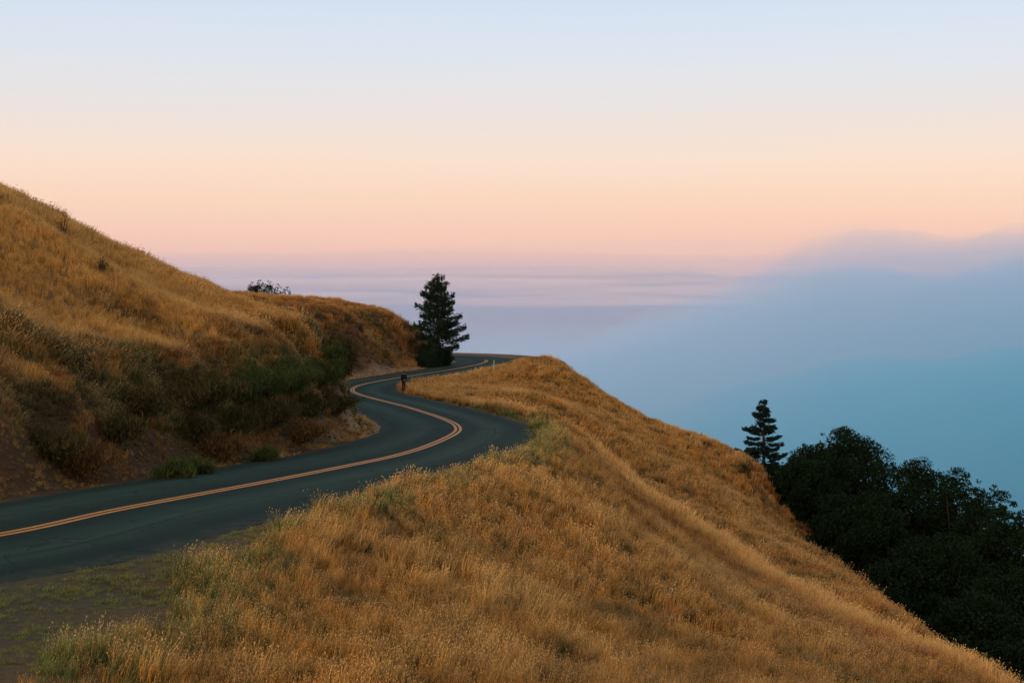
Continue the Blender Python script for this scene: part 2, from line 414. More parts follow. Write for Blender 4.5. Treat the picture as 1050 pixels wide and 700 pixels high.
# ------------------------------------------------------------------ terrain mesh
nyg, nxg = ZG.shape
idx = np.arange(nyg * nxg).reshape(nyg, nxg)
quads = np.stack([idx[:-1, :-1].ravel(), idx[:-1, 1:].ravel(), idx[1:, 1:].ravel(), idx[1:, :-1].ravel()], 1)
V = np.stack([fx, fy, ZG.ravel()], 1)
me = np_mesh('hillside', V, quads, mG)
slope2 = np.hypot(gz_x, gz_y).ravel()
nz = fbm(fx, fy, 2.5, 3, 5)
cutF = np.clip(sstep(0.5, 0.8, slope + 0.15 * nz) * (DR < 0) * sstep(13.5, 9.5, np.abs(DR) + 1.2 * nz - 3.0 * sstep(100, 130, fy)), 0, 1)
# gravel on the outer shoulder close by: a wedge that widens towards the camera
wed = np.interp(fy, [-60, 16, 20, 25, 29, 34], [8, 6.3, 4.0, 1.7, 0.4, -0.2])
gravF = (DR > 0) * sstep(HW + wed + 1.5, HW + wed - 1.2, np.abs(DR) + 0.9 * nz)
dustF = (DR < 0) * sstep(HW + 2.1, HW + 1.0, np.abs(DR) + 0.3 * nz) * sstep(3.0, 4.0, np.abs(DR)) * sstep(55, 70, fy)
for nm, arr in (('cut', cutF), ('gravel', gravF), ('dust', dustF)):
    a = me.attributes.new(nm, 'FLOAT', 'POINT'); a.data.foreach_set('value', arr.astype(np.float32))
hill = bpy.data.objects.new('hillside', me); C.objects.link(hill); tag(hill, kind='structure')
CUT = cutF.reshape(gx.shape); GRV = gravF.reshape(gx.shape)

# ------------------------------------------------------------------ road
offs = np.linspace(-HW, HW, 17)
def strip(name, offs, lift, m, s0=0, s1=None, wob=0.0):
    kk = np.arange(len(CL))[s0:s1]; n_ = len(kk); CL_, N_, CZ_, S_ = CL[s0:s1], N[s0:s1], CZ[s0:s1], S[s0:s1]
    o = np.array(offs)[None, :] + (wob * np.sign(np.array(offs))[None, :] * (np.abs(np.array(offs))[None, :] > HW - 0.01) * fbm(S_[:, None] * np.ones((1, len(offs))), np.array(offs)[None, :] * np.ones((n_, 1)) * 5, 1.6, 3, 77) if wob else 0)
    X = CL_[:, None, 0] + N_[:, None, 0] * o; Y = CL_[:, None, 1] + N_[:, None, 1] * o
    Zz = CZ_[:, None] + lift + 0.06 * np.clip(1 - (o / HW) ** 2, 0, 1) - 0.03 * sstep(HW - 0.4, HW + 0.1, np.abs(o))
    V = np.stack([X, Y, Zz + 0 * X], 2).reshape(-1, 3); q = np.arange(n_ * len(offs)).reshape(n_, len(offs))
    me = np_mesh(name, V, np.stack([q[:-1, :-1].ravel(), q[1:, :-1].ravel(), q[1:, 1:].ravel(), q[:-1, 1:].ravel()], 1)[:, ::-1], m)
    for nm, arr in (('across', o + 0 * X), ('along', S_[:, None] + 0 * X)):
        a = me.attributes.new(nm, 'FLOAT', 'POINT'); a.data.foreach_set('value', arr.astype(np.float32).ravel())
    ob = bpy.data.objects.new(name, me); C.objects.link(ob); tag(ob, kind='structure'); return ob
strip('road', offs, 0.0, mA, wob=0.12)
kf = np.where((CL[:, 1] > 168) & (CL[:, 0] > -12))[0]
strip('pullout', np.linspace(HW - 0.3, HW + 5.8, 7), -0.006, mA, kf[0], kf[-1])
kend = int(np.where(CL[:, 1] > 183)[0][0])
strip('road_marking', [-0.19, -0.045], 0.005, mYel, 0, kend)
strip('road_marking', [0.045, 0.19], 0.005, mYel, 0, kend)

# ------------------------------------------------------------------ grass clumps
hidden = bpy.data.collections.new('grass_clumps')
def clump(name, n, h, w, spread, lean, head, r, curl=0.35):
    Vv = []; Ff = []; Hh = []
    for i in range(n):
        a = r.uniform(0, 2 * math.pi); q = spread * math.sqrt(r.random())
        bx, by = q * math.cos(a), q * math.sin(a)
        hh = h * r.uniform(0.55, 1.1); d = r.uniform(0, 2 * math.pi); l = lean * r.uniform(0.2, 1)
        dx, dy = math.cos(d) * l + 0.09, math.sin(d) * l
        f = r.uniform(0, math.pi); wx, wy = math.cos(f) * w / 2, math.sin(f) * w / 2
        pts = []
        for t in (0, 0.5, 0.85):
            k_ = t + curl * t * t
            pts.append((bx + dx * hh * k_ * t, by + dy * hh * k_ * t, hh * (t - 0.12 * t * t)))
        tip = (bx + dx * hh * 1.35, by + dy * hh * 1.35, hh * 0.93)
        n0 = len(Vv)
        for p_, ws in zip(pts, (1, 0.85, 0.5)):
            Vv.append((p_[0] - wx * ws, p_[1] - wy * ws, p_[2] - (0.05 if p_ is pts[0] else 0))); Vv.append((p_[0] + wx * ws, p_[1] + wy * ws, p_[2] - (0.05 if p_ is pts[0] else 0)))
        Vv.append(tip); Hh += [0, 0, 0, 0, 0.3, 0.3, 0.6]
        Ff += [(n0, n0 + 1, n0 + 3, n0 + 2), (n0 + 2, n0 + 3, n0 + 5, n0 + 4), (n0 + 4, n0 + 5, n0 + 6)]
        if r.random() < head:
            n1 = len(Vv); hw = w * 1.25; L = 0.08 * hh + w * 1.8
            tx, ty = dx * 0.8, dy * 0.8
            Vv += [tip, (tip[0] + wx / w * hw + tx * L / 2, tip[1] + wy / w * hw + ty * L / 2, tip[2] + L * 0.3),
                   (tip[0] + tx * L, tip[1] + ty * L, tip[2] + L * 0.55), (tip[0] - wx / w * hw + tx * L / 2, tip[1] - wy / w * hw + ty * L / 2, tip[2] + L * 0.3)]
            Hh += [1] * 4; Ff.append((n1, n1 + 1, n1 + 2, n1 + 3))
    me = bpy.data.meshes.new(name); me.from_pydata(Vv, [], Ff); me.materials.append(mGr)
    a = me.attributes.new('head', 'FLOAT', 'POINT'); a.data.foreach_set('value', Hh)
    o = bpy.data.objects.new(name, me); hidden.objects.link(o); return o
rr_ = random.Random(3)
# names sort: index order used by Pick Instance
for i in range(4): clump('clump_a_near_%d' % i, 26, 0.60, 0.011, 0.20, 0.26, 0.9, rr_)
for i in range(4): clump('clump_b_mid_%d' % i, 26, 0.60, 0.020, 0.26, 0.26, 0.7, rr_)
for i in range(4): clump('clump_c_far_%d' % i, 26, 0.62, 0.038, 0.36, 0.26, 0.5, rr_)
for i in range(2): clump('clump_d_turf_%d' % i, 34, 0.26, 0.014, 0.20, 0.55, 0.05, rr_)

# scatter
def scatter(cells):
    P_ = []
    for (x0, x1, y0, y1, dens) in cells:
        nn_ = int((x1 - x0) * (y1 - y0) * dens)
        P_.append(np.stack([RNG.uniform(x0, x1, nn_), RNG.uniform(y0, y1, nn_)], 1))
    return np.vstack(P_)
cells = []
for y0, y1, dens in ((3, 12, 14), (12, 24, 50), (24, 34, 44), (34, 48, 32), (48, 66, 24), (66, 90, 17), (90, 120, 12), (120, 160, 9), (160, 215, 6)):
    hx = y1 * 0.36 * 1.12 + 2
    cells.append((-hx, min(hx, 38), y0, y1, dens))
pts = scatter(cells)
ex = scatter([(-34, -6, 24, 60, 48), (-16, -4, 56, 84, 26), (-24, -4, 128, 176, 10)])
exD, _, _ = road_query(ex[:, 0], ex[:, 1]); exc = samp(CUT, ex[:, 0], ex[:, 1])
pts = np.vstack([pts, ex[(exD < -HW - 0.5) & (exD > -17) & (RNG.random(len(ex)) < 0.25 + exc)]])
px_, py_ = pts[:, 0], pts[:, 1]
D, ZRp, SAp = road_query(px_, py_)
cutp = samp(CUT, px_, py_); grvp = samp(GRV, px_, py_)
keep = (np.abs(D) > HW + 0.15) | ((D > HW - 0.75) & (py_ > 58) & (py_ < 96))
keep &= ~((D > 0) & (py_ > 167) & ((D < HW + 9) | (RNG.random(len(D)) < 0.9)))
keep &= ~((py_ > 126) & (cutp > 0.25) & (RNG.random(len(D)) < 0.55))
PXY = at(414, 402, 119); keep &= np.hypot(px_ - PXY[0], (py_ - PXY[1]) * 0.5) > 0.9
keep &= RNG.random(len(D)) > grvp * np.where((D > HW + 0.6) & (fbm(px_, py_, 1.1, 4, 90) > 0.0), 0.1, 0.5)
keep &= RNG.random(len(D)) > cutp * np.where(fbm(px_, py_, 1.8, 3, 91) > -0.25, 0.0, 0.4)
keep &= ~((px_ > 22) & (RNG.random(len(D)) > 0.6))
keep &= ~((px_ > 26) & (RNG.random(len(D)) > 0.4))
pts = pts[keep]; D = D[keep]; cutp = cutp[keep]; grvp = grvp[keep]; SAp = SAp[keep]; ZRp_ = ZRp[keep]
px_, py_ = pts[:, 0], pts[:, 1]; pz = samp(ZG, px_, py_)
# drop what lies well below the crest lines: a quick horizon test per column of view
dist = np.hypot(px_, py_)
n_ = len(px_)
big = fbm(px_, py_, 16, 3, 41); midn = fbm(px_, py_, 3.2, 3, 43); sml = fbm(px_, py_, 1.0, 2, 47)
u = RNG.random(n_)
gold = np.array([0.61, 0.282, 0.046]); tan = np.array([0.76, 0.455, 0.135]); rust = np.array([0.42, 0.135, 0.022]); olive = np.array([0.11, 0.13, 0.040]); brn = np.array([0.17, 0.085, 0.035])
green = np.array([0.07, 0.13, 0.035])
wt = sstep(0.1, 0.6, midn + 0.5 * sml + (u - 0.5) * 0.7); wr = sstep(0.05, 0.6, big + 0.6 * midn + (RNG.random(n_) - 0.5) * 0.6)
col = gold[None] * (1 - wt[:, None]) + tan[None] * wt[:, None]
col = col * (1 - 0.75 * wr[:, None]) + rust[None] * 0.75 * wr[:, None]
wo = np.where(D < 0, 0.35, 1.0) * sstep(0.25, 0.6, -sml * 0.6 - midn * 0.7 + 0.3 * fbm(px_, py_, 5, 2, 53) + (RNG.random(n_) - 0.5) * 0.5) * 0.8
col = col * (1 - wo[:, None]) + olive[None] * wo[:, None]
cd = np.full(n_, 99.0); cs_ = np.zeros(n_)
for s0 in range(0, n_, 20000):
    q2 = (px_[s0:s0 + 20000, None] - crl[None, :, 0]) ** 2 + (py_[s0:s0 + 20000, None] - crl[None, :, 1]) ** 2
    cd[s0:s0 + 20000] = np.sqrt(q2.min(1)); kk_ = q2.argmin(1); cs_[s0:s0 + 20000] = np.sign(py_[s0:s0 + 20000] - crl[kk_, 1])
smooth_hill = (D < 0) & (cutp < 0.25)
old_shade = ((cd > 2.0) & (~smooth_hill | (RNG.random(n_) < 0.3)) & (RNG.random(n_) < 0.14 + 0.45 * sstep(0.1, 0.6, fbm(px_, py_, 0.9, 2, 95) + 0.5 * midn))) * 0.85  # dead-thatch brown clumps at random, doubling as deep shadow between tufts
col = col * (1 - old_shade[:, None]) + np.array([0.13, 0.072, 0.016])[None] * old_shade[:, None]
dk = (cd > 1.5) & (RNG.random(n_) < np.where(smooth_hill, 0.3, 1.0) * (0.08 + 0.34 * sstep(0.0, 0.5, fbm(px_, py_, 0.8, 2, 101) - 0.6 * midn)))
col[dk] = (np.array([0.075, 0.075, 0.018])[None] * (0.6 + 0.8 * RNG.random(n_))[:, None])[dk]
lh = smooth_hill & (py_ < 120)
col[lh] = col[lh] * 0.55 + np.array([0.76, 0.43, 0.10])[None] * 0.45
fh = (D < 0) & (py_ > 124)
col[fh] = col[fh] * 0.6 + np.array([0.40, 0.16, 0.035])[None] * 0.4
wb = np.clip(cutp * 1.2 * (0.65 + 0.8 * fbm(px_, py_, 2.0, 3, 92)), 0, 1)
col = col * (1 - wb[:, None]) + (np.where((fbm(px_, py_, 1.5, 3, 93) > 0.08)[:, None], np.array([0.30, 0.135, 0.036])[None], np.array([0.07, 0.065, 0.02])[None]) * (0.6 + 0.9 * RNG.random(n_)[:, None])) * wb[:, None]
hgt = pz - ZRp_; zone = (D < 0) & (cutp > 0.15) & (py_ > 42) & (py_ < 82) & (hgt > 0.8) & (hgt < 4.0)
zp = zone & (RNG.random(n_) < 0.45 * sstep(-0.3, 0.2, fbm(px_, py_, 3, 3, 99)) * sstep(-32, -20, px_) + 0.22)
col[zp] = (np.array([0.065, 0.095, 0.024])[None] * (0.6 + 0.8 * RNG.random(n_))[:, None])[zp]
vergeW = np.interp(py_, [14, 20, 26, 34, 45, 62, 78, 130], [1.6, 1.6, 1.6, 1.6, 1.8, 1.8, 1.3, 0.6])
wedp = np.interp(py_, [-60, 16, 20, 25, 29, 34], [8, 6.3, 4.0, 1.7, 0.4, -0.1])
dv = np.abs(D) - HW - wedp
verge = (D > 0) * sstep(vergeW * 1.25, vergeW * 0.5, dv + 0.6 * midn) * sstep(98, 84, py_)
crest_lit = sstep(1.9, 0.5, cd + 0.6 * midn) * 0.9  # pale glow of backlit tips along the crest, put into the tint
col = col * (1 - crest_lit[:, None]) + np.array([0.98, 0.62, 0.22])[None] * crest_lit[:, None]
crest_shade = sstep(7, 3.5, cd) * sstep(1.2, 3.0, cd) * (cs_ < 0) * 0.65  # shaded face before the crest, painted as darker rust
col = col * (1 - crest_shade[:, None]) + np.array([0.30, 0.11, 0.025])[None] * crest_shade[:, None]
isverge = RNG.random(n_) < verge * np.where(py_ > 50, 0.9, 0.72)
inner = (D < 0) & (np.abs(D) < HW + 1.6 + 0.6 * midn)
gcol = green[None] * (0.7 + 0.8 * RNG.random(n_)[:, None]) + np.array([0.05, 0.025, 0.0])[None] * RNG.random(n_)[:, None]
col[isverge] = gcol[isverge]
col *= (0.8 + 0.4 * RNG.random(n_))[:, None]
scl = 0.72 * (0.75 + 0.5 * RNG.random(n_)) * (1 + 0.35 * big) * (1 + 0.25 * midn)
scl *= 1 + 0.75 * cutp * sstep(5.5, 8, np.abs(D))
scl *= 1 + 0.25 * crest_lit
scl *= np.where(sml + 0.6 * midn > 0.35, 1.3, 1.0) * np.where(sml - 0.3 * midn < -0.4, 0.6, 1.0)
scl[inner] *= 0.45
crest = (D > 0) & (np.abs(D) < HW + 3.0 + wedp) & ~isverge
scl[crest] *= 0.9
scl[(samp(GRV, px_, py_) > 0.35)] *= 0.4
scl[(D < 0)] *= 0.78
scl[py_ < 17] *= 0.6
idx_ = np.where(dist < 34, 0, np.where(dist < 66, 1, 2)) * 4 + RNG.integers(0, 4, n_)
ongr = samp(GRV, px_, py_) > 0.4
shag = (cutp > 0.3) & (RNG.random(n_) < 0.65) & (D < 0)
scl[shag] *= 1.7
tallv = isverge & (RNG.random(n_) < 0.55) & ~ongr
idx_ = np.where(((isverge | ongr) & ~tallv) | shag, 12 + RNG.integers(0, 2, n_), idx_)
tg = np.where((fbm(px_, py_, 1.4, 3, 97) > 0.05)[:, None], np.array([0.20, 0.125, 0.04])[None], np.array([0.075, 0.095, 0.03])[None]) * (0.5 + RNG.random(n_))[:, None]
col[ongr & ~isverge] = tg[ongr & ~isverge]
scl[isverge & ~tallv] *= 1.3
scl[tallv] *= 1.0
# lean: combed down the hill with a swirl
gxs = samp(gz_x, px_, py_); gys = samp(gz_y, px_, py_)
ang = np.arctan2(-gys, -gxs) + 0.8 * fbm(px_, py_, 6, 2, 61) + 1.5 * fbm(px_, py_, 1.3, 2, 63) + RNG.normal(0, 0.8, n_)
rot = np.zeros((n_, 3)); tilt = np.clip(0.10 + 0.25 * midn + 0.1 * RNG.normal(size=n_), 0, 0.6)
rot[:, 1] = tilt; rot[:, 2] = ang
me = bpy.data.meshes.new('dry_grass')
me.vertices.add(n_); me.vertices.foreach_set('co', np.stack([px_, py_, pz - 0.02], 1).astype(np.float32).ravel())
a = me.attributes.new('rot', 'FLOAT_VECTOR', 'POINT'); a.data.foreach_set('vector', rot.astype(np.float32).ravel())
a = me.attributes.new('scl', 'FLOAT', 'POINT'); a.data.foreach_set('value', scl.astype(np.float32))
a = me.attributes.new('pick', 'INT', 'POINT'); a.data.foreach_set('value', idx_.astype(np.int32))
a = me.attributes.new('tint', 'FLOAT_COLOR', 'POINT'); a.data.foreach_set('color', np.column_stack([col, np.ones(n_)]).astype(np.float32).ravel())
grass = bpy.data.objects.new('dry_grass', me); C.objects.link(grass)
tag(grass, 'tall dry golden grass covering the hills on both sides of the road', 'grass', kind='stuff')
print('GRASS clumps', n_)
ng = bpy.data.node_groups.new('spread_grass', 'GeometryNodeTree')
ng.interface.new_socket('Geometry', in_out='INPUT', socket_type='NodeSocketGeometry')
ng.interface.new_socket('Geometry', in_out='OUTPUT', socket_type='NodeSocketGeometry')
gi = ng.nodes.new('NodeGroupInput'); go = ng.nodes.new('NodeGroupOutput')
ci = ng.nodes.new('GeometryNodeCollectionInfo'); ci.inputs['Collection'].default_value = hidden
ci.inputs['Separate Children'].default_value = True; ci.inputs['Reset Children'].default_value = True
ip = ng.nodes.new('GeometryNodeInstanceOnPoints'); ip.inputs['Pick Instance'].default_value = True
def named(nm, t):
    q = ng.nodes.new('GeometryNodeInputNamedAttribute'); q.data_type = t; q.inputs['Name'].default_value = nm
    return [o for o in q.outputs if o.enabled and o.name == 'Attribute'][0]
ng.links.new(gi.outputs[0], ip.inputs['Points']); ng.links.new(ci.outputs[0], ip.inputs['Instance'])
ng.links.new(named('pick', 'INT'), ip.inputs['Instance Index'])
e2r = ng.nodes.new('FunctionNodeEulerToRotation'); ng.links.new(named('rot', 'FLOAT_VECTOR'), e2r.inputs[0])
ng.links.new(e2r.outputs[0], ip.inputs['Rotation']); ng.links.new(named('scl', 'FLOAT'), ip.inputs['Scale'])
ng.links.new(ip.outputs[0], go.inputs[0])
md = grass.modifiers.new('spread', 'NODES'); md.node_group = ng

# ------------------------------------------------------------------ trees
def leaves(mb, c, rx, ry, rz, n, size, r, shell=0.5):
    for _ in range(n):
        d = Vector((r.gauss(0, 1), r.gauss(0, 1), r.gauss(0, 1))).normalized() * (shell + (1 - shell) * r.random())
        p = Vector((c[0] + d.x * rx, c[1] + d.y * ry, c[2] + d.z * rz))
        a = Vector((r.gauss(0, 1), r.gauss(0, 1), r.gauss(0, 1))).normalized()
        b_ = a.cross(Vector((r.gauss(0, 1), r.gauss(0, 1), r.gauss(0, 1)))).normalized()
        s_ = size * r.uniform(0.6, 1.3)
        mb.tri(p + a * s_, p - a * s_ * 0.4 + b_ * s_ * 0.6, p - a * s_ * 0.4 - b_ * s_ * 0.6)

def oak(height, rad, seed, label, group, loc, rz=0, low=0.12, name='oak_tree'):
    r = random.Random(seed)
    t = empty(name, loc, label, 'tree', group, rz)
    tr_ = MB(); cr = MB()
    tr_.tube([(0, 0, -0.6), (0.1, 0, height * 0.15), (0.25, 0.1, height * 0.32), (0.1, 0.2, height * 0.6)], [0.48, 0.36, 0.28, 0.1], 9)
    cz = height * (0.5 + low * 0.5); hz = height * (1 - low) * 0.5
    n_c = int(34 + rad * 14)
    for i in range(n_c):
        u_ = r.uniform(-1, 1); a = r.uniform(0, 2 * math.pi); q = math.sqrt(1 - u_ * u_); k_ = r.uniform(0.78, 1.0)
        c = Vector((q * math.cos(a) * rad * k_ * r.uniform(0.92, 1.0), q * math.sin(a) * rad * k_, cz + u_ * hz * k_ * (0.92 if u_ > 0 else 1)))
        s_ = r.uniform(0.10, 0.24) * rad + 0.3
        leaves(cr, c, s_, s_, s_ * 0.7, int(260 * (s_ / 1.0) ** 1.5) + 60, 0.13, r, 0.45)
        if r.random() < 0.5:
            b0 = Vector((0.2, 0.1, height * r.uniform(0.2, 0.45)))
            m_ = b0.lerp(c, 0.5) + Vector((0, 0, -0.1 * rad))
            tr_.tube([b0, m_, c], [0.16, 0.09, 0.03], 5, False)
    # dense inner foliage so little light comes through the middle
    leaves(cr, (0, 0, cz), rad * 0.8, rad * 0.8, hz * (1.0 if name == 'far_tree' else 0.85), int(3000 * rad), 0.22, r, 0.2)
    # loose twigs on the outline
    for i in range(40):
        u_ = r.uniform(-0.3, 1); a = r.uniform(0, 2 * math.pi); q = math.sqrt(1 - u_ * u_)
        c = Vector((q * math.cos(a) * rad * 0.92, q * math.sin(a) * rad * 0.92, cz + u_ * hz * 0.92))
        leaves(cr, c, 0.35, 0.35, 0.25, 22, 0.13, r, 0.2)
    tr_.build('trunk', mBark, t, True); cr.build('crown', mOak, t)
    return t

def at_ground(px, Y, sink=0.0):
    x = (px - 525.0) / F * Y
    # ray x depends slightly on the row; a plain ratio is close enough on the ground
    return (x, Y, ground(x, Y) - sink)
def top_height(py, Y, base): return at(525, py, Y)[2] - base
oakd = [  # column, top row, distance, crown radius, words
    (862, 436, 136, 6.3, 'tallest broad dark oak crown standing right beside the thin fir'),
    (940, 463, 130, 5.0, 'flat-topped dark oak with ragged fringe against the blue fog'),
    (986, 470, 126, 3.4, 'gappy dark oak leaning out as the rightmost crown against the blue fog'),
    (1042, 504, 114, 4.8, 'mid-green oak crown cut by the right edge, lower than the ragged oak'),
    (822, 466, 128, 3.3, 'small dark oak at the grass edge, touching the foot of the thin fir'),
    (880, 505, 112, 4.4, 'dark oak below the tallest crown, filling the hollow by the grass slope'),
    (965, 540, 103, 4.8, 'dark oak in the middle of the thicket, below the flat-topped crown'),
    (1045, 580, 92, 4.6, 'dark oak at the right edge, second below the skyline crowns'),
    (918, 575, 100, 3.8, 'shadowy oak directly beyond the middle of the right-hand grass edge'),
    (1000, 620, 84, 3.8, 'lowest dark oak in the right corner beyond the end of the pale crest'),
    (1014, 486, 121, 3.4, 'dark oak closing the gap between the gappy crown and the right edge'),
    (1075, 650, 78, 3.8, 'dark oak in the bottom right corner, mostly beyond the frame'),
]
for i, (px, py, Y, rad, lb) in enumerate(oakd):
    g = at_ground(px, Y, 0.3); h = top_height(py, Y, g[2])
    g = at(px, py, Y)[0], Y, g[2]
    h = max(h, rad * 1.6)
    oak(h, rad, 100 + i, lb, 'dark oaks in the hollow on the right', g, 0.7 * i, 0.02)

def conifer(name, H, prof, seed, label, loc, m, nbr, droop, size, n_leaf, tufty, z0=0.08, lean=0.0):
    """prof: (height fraction, reach to the left, reach to the right) in metres"""
    r = random.Random(seed)
    t = empty(name, loc, label, 'tree')
    tk = MB(); cr = MB()
    tk.tube([(0, 0, -0.5), (lean * 0.3, 0, H * 0.35), (lean * 0.7, 0, H * 0.7), (lean, 0, H * 0.99)], [H * 0.024, H * 0.018, H * 0.011, 0.015], 8)
    hs = [p[0] for p in prof]; L = [p[1] for p in prof]; Rr = [p[2] for p in prof]
    for i in range(nbr):
        f = z0 + (0.97 - z0) * ((i + r.random()) / nbr)
        a = i * 2.4 + r.uniform(-0.4, 0.4)
        l = np.interp(f, hs, L); q = np.interp(f, hs, Rr)
        wx = math.cos(a); reach = (q if wx > 0 else l); reach = reach * abs(wx) + 0.5 * (l + q) * (1 - abs(wx))
        reach *= r.choice((r.uniform(0.5, 0.8), r.uniform(0.85, 1.12)))
        base = Vector((lean * f, 0, H * f)); dirv = Vector((math.cos(a), math.sin(a), 0))
        pts_ = []; K = 6; dj = r.gauss(0, 0.1 if tufty else 0.2); bj = r.gauss(0, 0.2)
        for k_ in range(K + 1):
            s_ = k_ / K
            pts_.append(base + dirv * reach * s_ + Vector((-dirv.y, dirv.x, 0)) * reach * bj * s_ * s_ + Vector((0, 0, reach * ((droop[0] + dj) * s_ + droop[1] * s_ * s_))))
        tk.tube(pts_, [max(0.012, 0.045 * (1 - k_ / K) * (1.2 - f)) for k_ in range(K + 1)], 4, False)
        side = Vector((-dirv.y, dirv.x, 0))
        nl = int(n_leaf * reach) + 6
        for _ in range(nl):
            s_ = r.uniform(0.12 if f > 0.6 else 0.25, 1.04) ; j = s_ * K; j0 = min(int(j), K - 1)
            p = pts_[j0].lerp(pts_[j0 + 1], j - j0)
            if tufty:
                s2 = (round(s_ * reach / 0.42) * 0.42) / max(reach, 0.1); s_ = s2 + r.gauss(0, 0.06); j = max(0, min(s_ * K, K - 0.01)); j0 = int(j)
                p = pts_[j0].lerp(pts_[j0 + 1], j - j0)
            wd = (0.10 + 0.24 * reach * (1 - s_)) + 0.06 + 0.1 * tufty
            p = p + side * r.gauss(0, wd * 0.75) + Vector((0, 0, r.gauss(0.02, 0.075 + 0.09 * tufty)))
            d = (dirv * r.uniform(0.3, 1) + side * r.uniform(-0.9, 0.9) + Vector((0, 0, r.uniform(-0.3, 0.55)))).normalized()
            w_ = d.cross(Vector((r.gauss(0, 1), r.gauss(0, 1), r.gauss(0, 1)))).normalized()
            sz = size * r.uniform(0.6, 1.25)
            cr.tri(p - w_ * sz * 0.28, p + w_ * sz * 0.28, p + d * sz)
    tk.build('trunk', mBark, t, True); cr.build('crown', m, t)
    return t
Yp = 170.0
g = at_ground(449, Yp); hz = top_height(280.5, Yp, g[2] - 0.2)
s1 = Yp / F
conifer('pine_tree', hz, [(0, 1.0, 1.6), (0.14, 1.6, 3.2), (0.28, 2.2, 3.7), (0.42, 2.7, 3.3), (0.52, 3.0, 2.7), (0.64, 2.7, 2.2), (0.74, 2.3, 1.7), (0.84, 1.4, 1.2), (0.92, 0.7, 0.7), (1.0, 0.05, 0.05)],
        9, 'solitary bushy dark pine standing on the bank above the far road bend', (g[0], g[1], g[2] - 0.2), mPine, 72, (0.06, 0.14), 0.28, 135, 1, 0.085, 0.0)
Yf = 137.0
g = at_ground(785, Yf); hz = top_height(407.5, Yf, g[2] - 0.3)
conifer('fir_tree', hz, [(0, 2.0, 2.0), (0.2, 3.0, 2.6), (0.36, 3.5, 2.1), (0.5, 2.7, 1.8), (0.62, 2.0, 1.3), (0.74, 1.5, 1.7), (0.86, 1.0, 0.6), (0.95, 0.45, 0.35), (1.0, 0.08, 0.08)],
        12, 'slender open-branched fir rising at the edge of the dark oaks', (g[0], g[1], g[2] - 0.3), mFir, 58, (-0.22, 0.28), 0.26, 150, 0, 0.10, -0.15)

# ------------------------------------------------------------------ shrubs
def shrub(name, loc, rx, ry, h, m, seed, label, group=None, dens=1.0, size=0.055, cat='shrub'):
    r = random.Random(seed); t = empty(name, loc, label, cat, group)
    st = MB(); fo = MB(); n_s = int(16 + 16 * rx)
    for i in range(n_s):
        a = r.uniform(0, 2 * math.pi); q = math.sqrt(r.random()) * 0.95; hh = h * r.choice((r.uniform(0.35, 0.8), r.uniform(0.7, 1.3))) * (1 - 0.4 * q * q)
        x1, y1 = math.cos(a) * rx * q * r.uniform(0.8, 1.35), math.sin(a) * ry * q
        p0 = Vector((x1 * 0.35, y1 * 0.35, -0.25)); p1 = Vector((x1 * 0.8, y1 * 0.8, hh * 0.5)); p2 = Vector((x1 * 1.05 + 0.08, y1 * 1.05, hh))
        st.tube([p0, p1, p2], [0.022, 0.014, 0.005], 4, False)
        for k_ in range(int(150 * dens * (0.5 + hh))):
            f_ = r.uniform(0.1, 1.05); p = p0.lerp(p1, min(1, f_ * 2)) if f_ < 0.5 else p1.lerp(p2, f_ * 2 - 1)
            w_ = 0.17 * (1.25 - 0.6 * f_) * (0.7 + 0.5 * rx)
            p = p + Vector((r.gauss(0, w_), r.gauss(0, w_), r.gauss(0, w_ * 0.5)))
            up = Vector((r.gauss(0, 0.45), r.gauss(0, 0.45), r.uniform(0.4, 1.2))).normalized(); sd_ = up.cross(Vector((r.gauss(0, 1), r.gauss(0, 1), r.gauss(0, 1)))).normalized()
            s_ = size * r.uniform(0.7, 1.5)
            fo.tri(p - sd_ * s_ * 0.28, p + sd_ * s_ * 0.28, p + up * s_ * 2.8)
    st.build('stem', mBark, t, True); fo.build('foliage', m, t); return t
def on_bank(px, py):
    """march the view ray to the ground"""
    a, b_ = ray(px, py); Y = np.arange(14, 240, 0.1)
    h = samp(ZG, a * Y, Y); k_ = np.argmax(b_ * Y < h)
    return (a * Y[k_], Y[k_], h[k_])
